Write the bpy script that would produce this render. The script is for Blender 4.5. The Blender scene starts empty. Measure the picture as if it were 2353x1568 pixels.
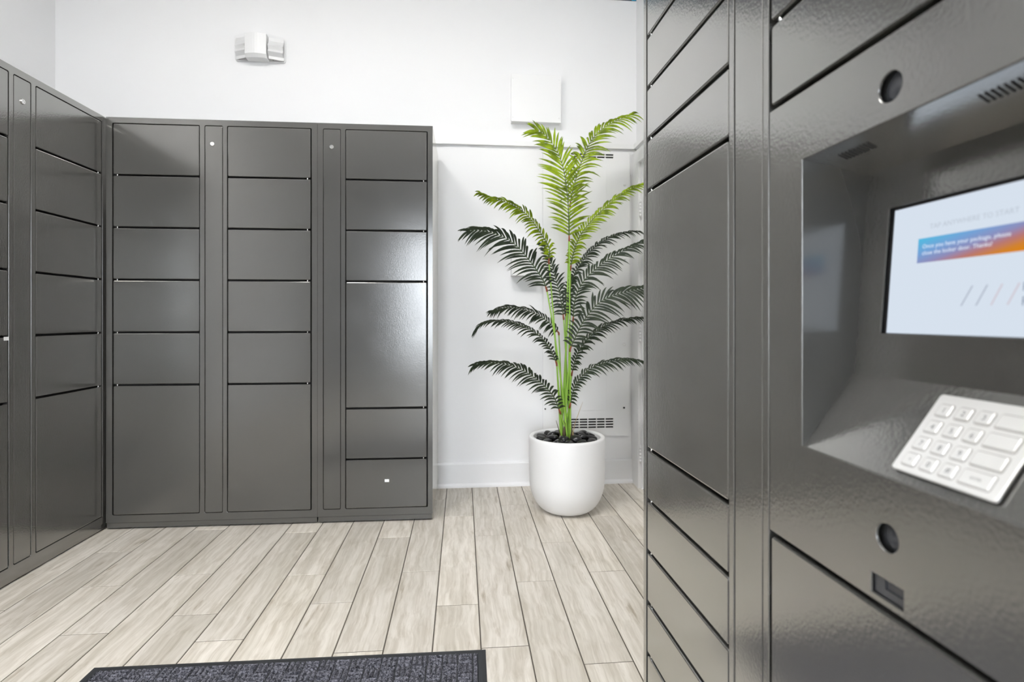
import bpy, bmesh, math, random
from mathutils import Vector, Matrix

random.seed(7)
R = math.radians
scene = bpy.context.scene
C = scene.collection

# ------------------------------------------------------------------ camera
cam_d = bpy.data.cameras.new('camera')
cam = bpy.data.objects.new('camera', cam_d)
C.objects.link(cam)
cam.location = (0, 0, 1.03)
cam.rotation_euler = (R(90), 0, -0.0907)
cam_d.sensor_fit = 'HORIZONTAL'
cam_d.sensor_width = 36.0
cam_d.lens = 1253.34 / 2353 * 36
cam_d.shift_y = -(784 - 731.26) / 2353
cam_d.clip_start = 0.02
cam_d.dof.use_dof = True
cam_d.dof.focus_distance = 1.75
cam_d.dof.aperture_fstop = 3.6
scene.camera = cam

# ------------------------------------------------------------------ world, exposure
world = bpy.data.worlds.new('overcast_daylight')
scene.world = world
world.use_nodes = True
wb = world.node_tree.nodes['Background']
wb.inputs['Color'].default_value = (0.86, 0.92, 1.0, 1)
wb.inputs['Strength'].default_value = 15.5
scene.view_settings.view_transform = 'Standard'
scene.view_settings.look = 'None'
scene.view_settings.gamma = 1.0
scene.view_settings.exposure = 0.38
scene.view_settings.use_curve_mapping = False
PANEL_EMIT = 37.0
scene.cycles.max_bounces = 8
scene.cycles.diffuse_bounces = 5
scene.cycles.glossy_bounces = 4
scene.cycles.transmission_bounces = 2
scene.cycles.transparent_max_bounces = 6
scene.cycles.caustics_reflective = False
scene.cycles.caustics_refractive = False

# room
XL, XR = -2.3185, 1.088
YB, YF = 3.3427, -3.0
ZC = 3.45

# ------------------------------------------------------------------ materials
def new_mat(name):
    m = bpy.data.materials.new(name)
    m.use_nodes = True
    return m, m.node_tree.nodes, m.node_tree.links, m.node_tree.nodes['Principled BSDF']

def simple(name, col, rough=0.5, metal=0.0, bump=None, spec=0.5, sss=None):
    m, n, l, b = new_mat(name)
    b.inputs['Base Color'].default_value = (*col, 1)
    b.inputs['Roughness'].default_value = rough
    b.inputs['Metallic'].default_value = metal
    b.inputs['Specular IOR Level'].default_value = spec
    if bump:
        scale, strength, dist = bump
        g = n.new('ShaderNodeNewGeometry')
        t = n.new('ShaderNodeTexNoise')
        t.inputs['Scale'].default_value = scale
        t.inputs['Detail'].default_value = 2
        l.new(g.outputs['Position'], t.inputs['Vector'])
        bp = n.new('ShaderNodeBump')
        bp.inputs['Strength'].default_value = strength
        bp.inputs['Distance'].default_value = dist
        l.new(t.outputs['Fac'], bp.inputs['Height'])
        l.new(bp.outputs['Normal'], b.inputs['Normal'])
    return m

def emit(name, col, s):
    m, n, l, b = new_mat(name)
    n.remove(b)
    e = n.new('ShaderNodeEmission')
    e.inputs['Color'].default_value = (*col, 1)
    e.inputs['Strength'].default_value = s
    l.new(e.outputs[0], n['Material Output'].inputs[0])
    return m

M = {}
# satin powder coat with orange peel: dark body colour under a glossy clear layer
def paint_mat():
    m, n, l, b = new_mat('grey_powder_coat')
    b.inputs['Base Color'].default_value = (0.064, 0.063, 0.0595, 1)
    b.inputs['Specular IOR Level'].default_value = 0.0
    b.inputs['Roughness'].default_value = 0.5
    g = n.new('ShaderNodeNewGeometry')
    t1 = n.new('ShaderNodeTexNoise'); t1.inputs['Scale'].default_value = 180; t1.inputs['Detail'].default_value = 1.5
    t2 = n.new('ShaderNodeTexNoise'); t2.inputs['Scale'].default_value = 7; t2.inputs['Detail'].default_value = 3
    l.new(g.outputs['Position'], t1.inputs['Vector']); l.new(g.outputs['Position'], t2.inputs['Vector'])
    bp = n.new('ShaderNodeBump'); bp.inputs['Strength'].default_value = 0.15; bp.inputs['Distance'].default_value = 0.001
    l.new(t1.outputs['Fac'], bp.inputs['Height']); l.new(bp.outputs['Normal'], b.inputs['Normal'])
    mr = n.new('ShaderNodeMapRange'); mr.inputs['To Min'].default_value = 0.14; mr.inputs['To Max'].default_value = 0.22
    l.new(t2.outputs['Fac'], mr.inputs['Value'])
    gl = n.new('ShaderNodeBsdfGlossy'); gl.inputs['Color'].default_value = (0.93, 0.925, 0.90, 1)
    l.new(mr.outputs['Result'], gl.inputs['Roughness']); l.new(bp.outputs['Normal'], gl.inputs['Normal'])
    lw = n.new('ShaderNodeLayerWeight'); lw.inputs['Blend'].default_value = 0.5
    pw = n.new('ShaderNodeMath'); pw.operation = 'POWER'; pw.inputs[1].default_value = 1.6
    l.new(lw.outputs['Facing'], pw.inputs[0])
    ma = n.new('ShaderNodeMath'); ma.operation = 'MULTIPLY_ADD'; ma.inputs[1].default_value = 0.92; ma.inputs[2].default_value = 0.085
    l.new(pw.outputs[0], ma.inputs[0])
    mx = n.new('ShaderNodeMixShader')
    l.new(ma.outputs[0], mx.inputs[0]); l.new(b.outputs[0], mx.inputs[1]); l.new(gl.outputs[0], mx.inputs[2])
    l.new(mx.outputs[0], n['Material Output'].inputs[0])
    return m
M['paint'] = paint_mat()
M['wall'] = simple('white_wall_paint', (0.84, 0.84, 0.845), 0.6)
M['white'] = simple('white_enamel', (0.83, 0.83, 0.83), 0.42)
M['white_plastic'] = simple('white_plastic', (0.82, 0.82, 0.82), 0.35)
M['ceil'] = simple('ceiling_paint', (0.8, 0.8, 0.8), 0.8)
M['trim'] = simple('white_trim_paint', (0.83, 0.83, 0.835), 0.4)
M['navy'] = simple('navy_paint', (0.02, 0.03, 0.055), 0.6)
M['teal'] = simple('teal_paint', (0.02, 0.36, 0.55), 0.6)
M['chrome'] = simple('chrome', (0.75, 0.75, 0.75), 0.15, 1.0)
M['black'] = simple('black_plastic', (0.012, 0.012, 0.014), 0.4)
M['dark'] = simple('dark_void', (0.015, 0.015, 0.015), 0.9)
M['steel'] = simple('bead_blasted_steel', (0.72, 0.72, 0.71), 0.34, 0.45)
M['rim'] = simple('dull_steel_rim', (0.42, 0.41, 0.40), 0.5, 0.3)
M['ink'] = simple('dark_ink', (0.05, 0.05, 0.055), 0.6)
M['sticker'] = simple('white_sticker', (0.85, 0.85, 0.85), 0.5)
M['planter'] = simple('matt_white_planter', (0.82, 0.82, 0.82), 0.5)
M['pebble'] = simple('black_pebble', (0.012, 0.012, 0.013), 0.28)
M['soil'] = simple('dark_soil', (0.02, 0.018, 0.015), 0.9)
M['rubber'] = simple('black_rubber', (0.022, 0.024, 0.028), 0.55)
M['grout'] = simple('grout', (0.10, 0.088, 0.072), 0.9)
M['pavement'] = simple('pavement', (0.35, 0.35, 0.33), 0.9)
M['alu'] = simple('dark_aluminium', (0.12, 0.12, 0.13), 0.4, 0.7)
M['reflector'] = simple('white_reflector', (0.8, 0.8, 0.8), 0.35)
M['led_red'] = emit('red_led', (1.0, 0.12, 0.1), 1.2)
M['panel_emit'] = emit('led_diffuser', (1.0, 0.985, 0.96), PANEL_EMIT)
M['cane'] = simple('green_cane', (0.26, 0.46, 0.055), 0.42)
M['rachis'] = simple('dark_green_rachis', (0.05, 0.08, 0.025), 0.45)
M['joint'] = simple('red_brown_sheath', (0.23, 0.055, 0.02), 0.6)
M['husk'] = simple('brown_husk', (0.07, 0.05, 0.025), 0.8)
M['straw'] = simple('straw_husk', (0.5, 0.36, 0.2), 0.8)
M['key_ink'] = simple('engraved_ink', (0.1, 0.1, 0.11), 0.5)

def glass_mat(name='clear_glass', edge=0.8):
    m, n, l, b = new_mat(name)
    n.remove(b)
    tr = n.new('ShaderNodeBsdfTransparent'); gl = n.new('ShaderNodeBsdfGlossy'); gl.inputs['Roughness'].default_value = 0.02
    lw = n.new('ShaderNodeLayerWeight'); lw.inputs['Blend'].default_value = 0.5
    p4 = n.new('ShaderNodeMath'); p4.operation = 'POWER'; p4.inputs[1].default_value = 4.0; l.new(lw.outputs['Facing'], p4.inputs[0])
    fr = n.new('ShaderNodeMath'); fr.operation = 'MULTIPLY_ADD'; fr.inputs[1].default_value = edge; fr.inputs[2].default_value = 0.035; l.new(p4.outputs[0], fr.inputs[0])
    mx = n.new('ShaderNodeMixShader')
    l.new(fr.outputs[0], mx.inputs[0]); l.new(tr.outputs[0], mx.inputs[1]); l.new(gl.outputs[0], mx.inputs[2])
    l.new(mx.outputs[0], n['Material Output'].inputs[0])
    return m
M['glass'] = glass_mat()
M['lens_clear'] = glass_mat('clear_lens_plastic', 0.25)

def leaf_mat(name, c1, c2, transl):
    m, n, l, b = new_mat(name)
    n.remove(b)
    g = n.new('ShaderNodeNewGeometry')
    t = n.new('ShaderNodeTexNoise'); t.inputs['Scale'].default_value = 22; t.inputs['Detail'].default_value = 2
    l.new(g.outputs['Position'], t.inputs['Vector'])
    mr = n.new('ShaderNodeMapRange'); mr.inputs['From Min'].default_value = 0.38; mr.inputs['From Max'].default_value = 0.62
    l.new(t.outputs['Fac'], mr.inputs['Value'])
    mixc = n.new('ShaderNodeMix'); mixc.data_type = 'RGBA'
    l.new(mr.outputs['Result'], mixc.inputs['Factor'])
    mixc.inputs['A'].default_value = (*c1, 1); mixc.inputs['B'].default_value = (*c2, 1)
    p = n.new('ShaderNodeBsdfPrincipled'); p.inputs['Roughness'].default_value = 0.5; p.inputs['Specular IOR Level'].default_value = 0.3
    l.new(mixc.outputs['Result'], p.inputs['Base Color'])
    tr = n.new('ShaderNodeBsdfTranslucent'); l.new(mixc.outputs['Result'], tr.inputs['Color'])
    mx = n.new('ShaderNodeMixShader'); mx.inputs[0].default_value = transl
    l.new(p.outputs[0], mx.inputs[1]); l.new(tr.outputs[0], mx.inputs[2])
    l.new(mx.outputs[0], n['Material Output'].inputs[0])
    return m
M['leaf_y'] = leaf_mat('young_yellow_green_leaf', (0.13, 0.19, 0.010), (0.31, 0.43, 0.010), 0.35)
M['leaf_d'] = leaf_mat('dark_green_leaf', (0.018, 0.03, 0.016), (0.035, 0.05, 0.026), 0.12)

def wood_mat():
    m, n, l, b = new_mat('wood_look_tile')
    tc = n.new('ShaderNodeTexCoord'); oi = n.new('ShaderNodeObjectInfo')
    def node(t, **kw):
        x = n.new(t)
        for k, v in kw.items():
            setattr(x, k, v)
        return x
    rnd = node('ShaderNodeMath', operation='MULTIPLY'); rnd.inputs[1].default_value = 57.0
    l.new(oi.outputs['Random'], rnd.inputs[0])
    comb = n.new('ShaderNodeCombineXYZ'); l.new(rnd.outputs[0], comb.inputs[0]); l.new(rnd.outputs[0], comb.inputs[1]); l.new(rnd.outputs[0], comb.inputs[2])
    add = node('ShaderNodeVectorMath', operation='ADD'); l.new(tc.outputs['Object'], add.inputs[0]); l.new(comb.outputs[0], add.inputs[1])
    # grain: stretched along y
    mp = n.new('ShaderNodeMapping'); mp.inputs['Scale'].default_value = (60, 3.2, 1); l.new(add.outputs[0], mp.inputs['Vector'])
    warp = n.new('ShaderNodeTexNoise'); warp.inputs['Scale'].default_value = 5; warp.inputs['Detail'].default_value = 2
    l.new(add.outputs[0], warp.inputs['Vector'])
    wm = node('ShaderNodeVectorMath', operation='SCALE'); wm.inputs['Scale'].default_value = 2.2; l.new(warp.outputs['Color'], wm.inputs[0])
    ad2 = node('ShaderNodeVectorMath', operation='ADD'); l.new(mp.outputs[0], ad2.inputs[0]); l.new(wm.outputs[0], ad2.inputs[1])
    gr = n.new('ShaderNodeTexNoise'); gr.inputs['Scale'].default_value = 1.0; gr.inputs['Detail'].default_value = 4; gr.inputs['Roughness'].default_value = 0.65
    l.new(ad2.outputs[0], gr.inputs['Vector'])
    # broad streaks
    mp2 = n.new('ShaderNodeMapping'); mp2.inputs['Scale'].default_value = (13, 1.7, 1); l.new(add.outputs[0], mp2.inputs['Vector'])
    br = n.new('ShaderNodeTexNoise'); br.inputs['Scale'].default_value = 1; br.inputs['Detail'].default_value = 3; l.new(mp2.outputs[0], br.inputs['Vector'])
    # dark flecks and knots
    mp3 = n.new('ShaderNodeMapping'); mp3.inputs['Scale'].default_value = (26, 4.5, 1); l.new(add.outputs[0], mp3.inputs['Vector'])
    kn = n.new('ShaderNodeTexNoise'); kn.inputs['Scale'].default_value = 1; kn.inputs['Detail'].default_value = 4; l.new(mp3.outputs[0], kn.inputs['Vector'])
    r1 = n.new('ShaderNodeValToRGB')
    r1.color_ramp.elements[0].position = 0.30; r1.color_ramp.elements[0].color = (0.46, 0.415, 0.345, 1)
    r1.color_ramp.elements[1].position = 0.62; r1.color_ramp.elements[1].color = (0.66, 0.62, 0.555, 1)
    l.new(gr.outputs['Fac'], r1.inputs['Fac'])
    r2 = n.new('ShaderNodeValToRGB')
    r2.color_ramp.elements[0].position = 0.36; r2.color_ramp.elements[0].color = (0.86, 0.855, 0.84, 1)
    r2.color_ramp.elements[1].position = 0.60; r2.color_ramp.elements[1].color = (1.03, 1.03, 1.04, 1)
    l.new(br.outputs['Fac'], r2.inputs['Fac'])
    r3 = n.new('ShaderNodeValToRGB')
    r3.color_ramp.elements[0].position = 0.26; r3.color_ramp.elements[0].color = (0.68, 0.64, 0.58, 1)
    r3.color_ramp.elements[1].position = 0.34; r3.color_ramp.elements[1].color = (1, 1, 1, 1)
    l.new(kn.outputs['Fac'], r3.inputs['Fac'])
    m1 = n.new('ShaderNodeMix'); m1.data_type = 'RGBA'; m1.blend_type = 'MULTIPLY'; m1.inputs['Factor'].default_value = 1
    l.new(r1.outputs[0], m1.inputs['A']); l.new(r2.outputs[0], m1.inputs['B'])
    m2 = n.new('ShaderNodeMix'); m2.data_type = 'RGBA'; m2.blend_type = 'MULTIPLY'; m2.inputs['Factor'].default_value = 1
    l.new(m1.outputs['Result'], m2.inputs['A']); l.new(r3.outputs[0], m2.inputs['B'])
    # plank to plank tone
    mr = n.new('ShaderNodeMapRange'); mr.inputs['To Min'].default_value = 0.98; mr.inputs['To Max'].default_value = 1.18
    l.new(oi.outputs['Random'], mr.inputs['Value'])
    m3 = node('ShaderNodeVectorMath', operation='SCALE'); l.new(m2.outputs['Result'], m3.inputs[0]); l.new(mr.outputs['Result'], m3.inputs['Scale'])
    l.new(m3.outputs[0], b.inputs['Base Color'])
    b.inputs['Roughness'].default_value = 0.48
    bp = n.new('ShaderNodeBump'); bp.inputs['Strength'].default_value = 0.12; bp.inputs['Distance'].default_value = 0.001
    l.new(gr.outputs['Fac'], bp.inputs['Height']); l.new(bp.outputs['Normal'], b.inputs['Normal'])
    return m
M['wood'] = wood_mat()

def carpet_mat():
    m, n, l, b = new_mat('grey_ribbed_carpet')
    g = n.new('ShaderNodeNewGeometry')
    t = n.new('ShaderNodeTexNoise'); t.inputs['Scale'].default_value = 330; t.inputs['Detail'].default_value = 3
    t2 = n.new('ShaderNodeTexNoise'); t2.inputs['Scale'].default_value = 150; t2.inputs['Detail'].default_value = 2
    l.new(g.outputs['Position'], t.inputs['Vector']); l.new(g.outputs['Position'], t2.inputs['Vector'])
    ad = n.new('ShaderNodeMath'); ad.operation = 'ADD'
    l.new(t.outputs['Fac'], ad.inputs[0]); l.new(t2.outputs['Fac'], ad.inputs[1])
    r = n.new('ShaderNodeValToRGB')
    r.color_ramp.elements[0].position = 0.42; r.color_ramp.elements[0].color = (0.02, 0.021, 0.03, 1)
    r.color_ramp.elements[1].position = 0.62; r.color_ramp.elements[1].color = (0.20, 0.20, 0.235, 1)
    mu = n.new('ShaderNodeMath'); mu.operation = 'MULTIPLY'; mu.inputs[1].default_value = 0.5
    l.new(ad.outputs[0], mu.inputs[0]); l.new(mu.outputs[0], r.inputs['Fac'])
    l.new(r.outputs[0], b.inputs['Base Color'])
    b.inputs['Roughness'].default_value = 0.95
    bp = n.new('ShaderNodeBump'); bp.inputs['Strength'].default_value = 0.7; bp.inputs['Distance'].default_value = 0.002
    l.new(t.outputs['Fac'], bp.inputs['Height']); l.new(bp.outputs['Normal'], b.inputs['Normal'])
    return m
M['carpet'] = carpet_mat()

def banner_mat():
    m, n, l, b = new_mat('screen_banner_gradient')
    n.remove(b)
    tc = n.new('ShaderNodeTexCoord'); sp = n.new('ShaderNodeSeparateXYZ')
    l.new(tc.outputs['Generated'], sp.inputs[0])
    inv = n.new('ShaderNodeMath'); inv.operation = 'SUBTRACT'; inv.inputs[0].default_value = 1.0; l.new(sp.outputs[1], inv.inputs[1])
    a = n.new('ShaderNodeMath'); a.operation = 'MULTIPLY'; a.inputs[1].default_value = 0.55; l.new(inv.outputs[0], a.inputs[0])
    bq = n.new('ShaderNodeMath'); bq.operation = 'MULTIPLY_ADD'; bq.inputs[1].default_value = 0.5; l.new(sp.outputs[0], bq.inputs[0]); l.new(a.outputs[0], bq.inputs[2])
    r = n.new('ShaderNodeValToRGB'); e = r.color_ramp.elements
    e[0].position = 0.02; e[0].color = (0.06, 0.46, 0.68, 1)
    e[1].position = 1.0; e[1].color = (0.62, 0.21, 0.01, 1)
    for p, c in ((0.38, (0.16, 0.32, 0.60, 1)), (0.60, (0.24, 0.24, 0.44, 1)), (0.76, (0.42, 0.17, 0.16, 1)), (0.9, (0.56, 0.2, 0.03, 1))):
        q = r.color_ramp.elements.new(p); q.color = c
    l.new(bq.outputs[0], r.inputs['Fac'])
    em = n.new('ShaderNodeEmission'); em.inputs['Strength'].default_value = 0.86
    l.new(r.outputs[0], em.inputs['Color']); l.new(em.outputs[0], n['Material Output'].inputs[0])
    return m
M['banner'] = banner_mat()
M['screen'] = emit('screen_glow', (0.62, 0.69, 0.78), 0.84)
M['scr_text'] = emit('screen_pale_grey', (0.45, 0.50, 0.57), 0.86)
M['scr_white'] = emit('screen_white', (0.75, 0.82, 0.92), 0.86)
M['scr_slate'] = emit('screen_slate', (0.38, 0.42, 0.50), 0.86)
M['scr_pink'] = emit('screen_pink', (0.56, 0.50, 0.55), 0.86)
M['scr_dark'] = emit('screen_dark', (0.20, 0.24, 0.32), 0.86)
for k_ in ('scr_text', 'scr_white', 'scr_slate', 'scr_pink', 'scr_dark', 'banner', 'led_red'):
    M[k_].cycles.emission_sampling = 'NONE'     # tiny glowing marks: no direct light sampling needed

# ------------------------------------------------------------------ mesh helpers
class MB:
    def __init__(self):
        self.v = []; self.f = []; self.smooth = []
    def add(self, vs, fs, sm=False):
        o = len(self.v)
        self.v += [tuple(p) for p in vs]
        self.f += [tuple(i + o for i in f) for f in fs]
        self.smooth += [sm] * len(fs)
        return self
    def box(self, x0, x1, y0, y1, z0, z1):
        vs = [(x, y, z) for z in (z0, z1) for y in (y0, y1) for x in (x0, x1)]
        return self.add(vs, [(0, 2, 3, 1), (4, 5, 7, 6), (0, 1, 5, 4), (2, 6, 7, 3), (0, 4, 6, 2), (1, 3, 7, 5)])
    def loops(self, loops, cap0=False, cap1=False, sm=False):
        n = len(loops[0]); vs = [p for lp in loops for p in lp]; fs = []
        for k in range(len(loops) - 1):
            for i in range(n):
                j = (i + 1) % n
                fs.append((k * n + i, k * n + j, (k + 1) * n + j, (k + 1) * n + i))
        self.add(vs, fs, sm)
        o = len(self.v) - len(vs)
        if cap0:
            self.f.append(tuple(o + i for i in range(n))[::-1]); self.smooth.append(False)
        if cap1:
            self.f.append(tuple(o + (len(loops) - 1) * n + i for i in range(n))); self.smooth.append(False)
        return self
    def tube(self, pts, radii, seg=8, sm=True, caps=True):
        pts = [Vector(p) for p in pts]
        loops = []; ref = None
        for i, p in enumerate(pts):
            t = (pts[min(i + 1, len(pts) - 1)] - pts[max(i - 1, 0)]).normalized()
            if ref is None:
                ref = Vector((1, 0, 0)) if abs(t.x) < 0.9 else Vector((0, 1, 0))
            a = (ref - t * ref.dot(t)).normalized(); b = t.cross(a); ref = a
            r = radii[i] if hasattr(radii, '__len__') else radii
            loops.append([p + a * (r * math.cos(2 * math.pi * k / seg)) + b * (r * math.sin(2 * math.pi * k / seg)) for k in range(seg)])
        return self.loops(loops, caps, caps, sm)
    def lathe(self, prof, seg=48, cx=0, cy=0, sm=True):
        loops = [[(cx + r * math.cos(2 * math.pi * k / seg), cy + r * math.sin(2 * math.pi * k / seg), z) for k in range(seg)] for r, z in prof]
        return self.loops(loops, False, False, sm)
    def mesh(self, name):
        me = bpy.data.meshes.new(name)
        me.from_pydata(self.v, [], self.f)
        me.polygons.foreach_set('use_smooth', self.smooth)
        bm = bmesh.new(); bm.from_mesh(me); bmesh.ops.recalc_face_normals(bm, faces=bm.faces); bm.to_mesh(me); bm.free()
        me.update()
        return me
    def build(self, name, mat, parent=None):
        return obj(name, self.mesh(name), mat, parent)

def obj(name, me, mat, parent=None):
    if mat is not None and not me.materials:
        me.materials.append(M[mat] if isinstance(mat, str) else mat)
    o = bpy.data.objects.new(name, me)
    C.objects.link(o)
    if parent:
        o.parent = parent
    return o

def tag(o, label=None, cat=None, group=None, kind=None):
    if label: o['label'] = label
    if cat: o['category'] = cat
    if group: o['group'] = group
    if kind: o['kind'] = kind
    return o

def empty(name, loc, rz=0.0):
    o = bpy.data.objects.new(name, None)
    C.objects.link(o)
    o.empty_display_size = 0.1
    o.location = loc; o.rotation_euler = (0, 0, rz)
    return o

def rrect(x0, x1, z0, z1, r, seg=3):
    pts = []
    for cx, cz, a0 in ((x1 - r, z1 - r, 0), (x0 + r, z1 - r, 90), (x0 + r, z0 + r, 180), (x1 - r, z0 + r, 270)):
        for k in range(seg + 1):
            a = R(a0 + 90 * k / seg)
            pts.append((cx + r * math.cos(a), cz + r * math.sin(a)))
    return pts

def plate(mb, x0, x1, z0, z1, y0, y1, bev=0.0015, rad=0.004, seg=2):
    """Plate facing -y: rounded rectangle with softened front edge."""
    b2 = bev * 0.3
    L = []
    for ins, y in ((bev, y0), (b2, y0 + b2), (0, y0 + bev), (0, y1)):
        L.append([(x, y, z) for x, z in rrect(x0 + ins, x1 - ins, z0 + ins, z1 - ins, max(rad - ins, 0.0006), seg)])
    return mb.loops(L, True, True)

def holed_sheet(mb, outer, holes, y0, y1, bev=0.0012):
    """Sheet facing -y. outer/holes: lists of (x,z) loops; hole rims softened."""
    bm = bmesh.new()
    def loop(pts, y):
        vs = [bm.verts.new((x, y, z)) for x, z in pts]
        return vs, [bm.edges.new((vs[i], vs[(i + 1) % len(vs)])) for i in range(len(vs))]
    def grow(pts, d):
        cx = sum(p[0] for p in pts) / len(pts); cz = sum(p[1] for p in pts) / len(pts)
        w = max(p[0] for p in pts) - min(p[0] for p in pts); h = max(p[1] for p in pts) - min(p[1] for p in pts)
        return [(cx + (x - cx) * (w + 2 * d) / w, cz + (z - cz) * (h + 2 * d) / h) for x, z in pts]
    es = []
    ov, oe = loop(outer, y0); es += oe
    for h in holes:
        hv, he = loop(grow(h, bev), y0); es += he
    bmesh.ops.triangle_fill(bm, use_beauty=True, use_dissolve=False, edges=es)
    bm.verts.index_update()
    mb.add([v.co[:] for v in bm.verts], [[v.index for v in f.verts] for f in bm.faces])
    bm.free()
    mb.loops([[(x, y0, z) for x, z in outer], [(x, y1, z) for x, z in outer]])
    for h in holes:
        mb.loops([[(x, y0, z) for x, z in grow(h, bev)], [(x, y0 + bev * 0.4, z) for x, z in grow(h, bev * 0.3)], [(x, y0 + bev, z) for x, z in h], [(x, y1, z) for x, z in h]])
    return mb

def circle(cx, cz, r, n=28):
    return [(cx + r * math.cos(2 * math.pi * k / n), cz + r * math.sin(2 * math.pi * k / n)) for k in range(n)]

def text_mesh(name, body, width=None, height=None, align='LEFT', font_scale=1.0):
    cu = bpy.data.curves.new(name, 'FONT')
    cu.body = body; cu.size = font_scale; cu.align_x = align; cu.resolution_u = 2
    o = bpy.data.objects.new(name, cu); C.objects.link(o)
    dg = bpy.context.evaluated_depsgraph_get()
    me = bpy.data.meshes.new_from_object(o.evaluated_get(dg))
    bpy.data.objects.remove(o); bpy.data.curves.remove(cu)
    me.name = name
    xs = [v.co.x for v in me.vertices]; ys = [v.co.y for v in me.vertices]
    w, h = max(xs) - min(xs), max(ys) - min(ys)
    sx = width / w if width else height / h
    sy = height / h if height else sx
    x0, y0 = min(xs), (min(ys) if height and not width else 0)
    for v in me.vertices:
        v.co = ((v.co.x - x0) * sx, (v.co.y - y0) * sy, 0)
    me.materials.clear()
    return me

# ------------------------------------------------------------------ the setting
# floor slab with separate wood-look planks
fl = MB().box(XL - .1, XR + .1, YF - .1, YB + .1, -0.12, -0.0022).build('floor', 'grout')
tag(fl, kind='structure')
PW, PL, G = 0.1512, 0.8795, 0.0040
joints = {-10: 2.551, -9: 2.229, -8: 2.776, -7: 2.300, -6: 1.986, -5: 2.700, -4: 2.253, -3: 2.024, -2: 2.600, -1: 2.243,
          0: 2.848, 1: 2.584, 2: 2.998, 3: 2.477, 4: 2.176, 5: 2.788, 6: 2.475, 7: 3.024}
plank_cache = {}
def plank_mesh(w, h):
    key = (round(w, 3), round(h, 3))
    if key not in plank_cache:
        mb = MB(); c = 0.0012
        L = []
        for ins, z in ((0, -0.009), (0, -c), (c, 0)):
            L.append([(-w / 2 + ins, -h / 2 + ins, z), (w / 2 - ins, -h / 2 + ins, z), (w / 2 - ins, h / 2 - ins, z), (-w / 2 + ins, h / 2 - ins, z)])
        mb.loops(L, False, True)
        me = mb.mesh('floor_plank'); me.materials.append(M['wood']); plank_cache[key] = me
    return plank_cache[key]
for k in range(-15, 8):
    x0 = max(-0.093 + k * PW, XL + .003); x1 = min(-0.093 + (k + 1) * PW, XR - .003)
    j = joints.get(k, 1.7 + random.random() * 0.88)
    y = j
    while y < YB - .002: y += PL
    while y > YF + .02:
        a = max(y - PL, YF + .002); b = min(y, YB - .002)
        if b - a > 0.02:
            o = bpy.data.objects.new('floor_plank', plank_mesh(x1 - x0 - G, b - a - G))
            C.objects.link(o); o.parent = fl
            o.location = ((x0 + x1) / 2, (a + b) / 2, random.uniform(-0.0004, 0.0))
        y -= PL

def struct(name, mb, mat, parent=None):
    o = mb.build(name, mat, parent)
    if parent is None: tag(o, kind='structure')
    return o

struct('wall_back', MB().box(XL - .12, XR + .12, YB, YB + .12, -.12, ZC + .1), 'wall')
struct('wall_left', MB().box(XL - .12, XL, YF, YB, -.12, ZC + .1), 'wall')
# right wall with door opening
DY0, DY1, DZ = 2.33, 3.215, 1.985
mb = MB(); mb.box(XR, XR + .12, YF, DY0, -.12, ZC + .1); mb.box(XR, XR + .12, DY1, YB, -.12, ZC + .1); mb.box(XR, XR + .12, DY0, DY1, DZ, ZC + .1)
struct('wall_right', mb, 'wall')
# front wall (behind the camera) with glazed storefront opening
WX0, WX1, WZ1 = -1.05, 0.40, 2.35
mb = MB(); mb.box(XL - .12, WX0, YF - .12, YF, -.12, ZC + .1); mb.box(WX1, XR + .12, YF - .12, YF, -.12, ZC + .1); mb.box(WX0, WX1, YF - .12, YF, WZ1, ZC + .1)
struct('wall_front', mb, 'navy')  # unseen from the camera; navy invented to darken what the lockers reflect
struct('ceiling', MB().box(XL - .12, XR + .12, YF - .12, YB + .12, ZC, ZC + .1), 'ceil')
w1 = MB()
for x in (WX0, (WX0 + WX1) / 2 - .04, WX1 - .05): w1.box(x, x + (.08 if x == (WX0 + WX1) / 2 - .04 else .05), YF - .09, YF - .03, 0, WZ1)
w1.box(WX0, WX1, YF - .09, YF - .03, WZ1 - .06, WZ1); w1.box(WX0, WX1, YF - .09, YF - .03, 0, .22); w1.box(WX0, WX1, YF - .1, YF - .02, 0.98, 1.04)
w1 = struct('window_1', w1, 'alu')
MB().box(WX0 + .05, (WX0 + WX1) / 2 - .04, YF - .064, YF - .058, .22, WZ1 - .06).build('pane', 'glass', w1)
MB().box((WX0 + WX1) / 2 + .04, WX1 - .05, YF - .064, YF - .058, .22, WZ1 - .06).build('pane', 'glass', w1)
struct('ground', MB().box(-9, 8, -16, YF - .12, -.3, -.13), 'pavement')

# painted accent band at the top of the back wall
tr = struct('trim_1', MB().box(XL, XR, YB - .002, YB, 3.022, ZC), 'navy')
mb = MB()
for s in range(3):
    a = .985 - s * .62; 
    q = [(a + .075, 3.022), (min(a + .40, XR - .002), 3.022), (min(a + .25, XR - .002), ZC), (a - .30, ZC)]
    mb.loops([[(x, YB - .0035, z) for x, z in q], [(x, YB - .002, z) for x, z in q]], True, True)
    if s == 0: pass
mb.build('accent_stripe', 'teal', tr)

# baseboard on the back wall, with shoe moulding
bb = MB()
prof = [(0, 0), (-.024, 0), (-.024, .012), (-.018, .022), (-.013, .024), (-.013, .138), (-.009, .149), (0, .149)]
bb.loops([[(x, YB + y, z) for y, z in prof] for x in (-.9, 1.062)], True, True)
struct('baseboard_back', bb, 'trim')
bb = MB(); bb.loops([[(XL - y, yy, z) for y, z in prof] for yy in (YF, YB)], True, True); struct('baseboard_left', bb, 'trim')

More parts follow.
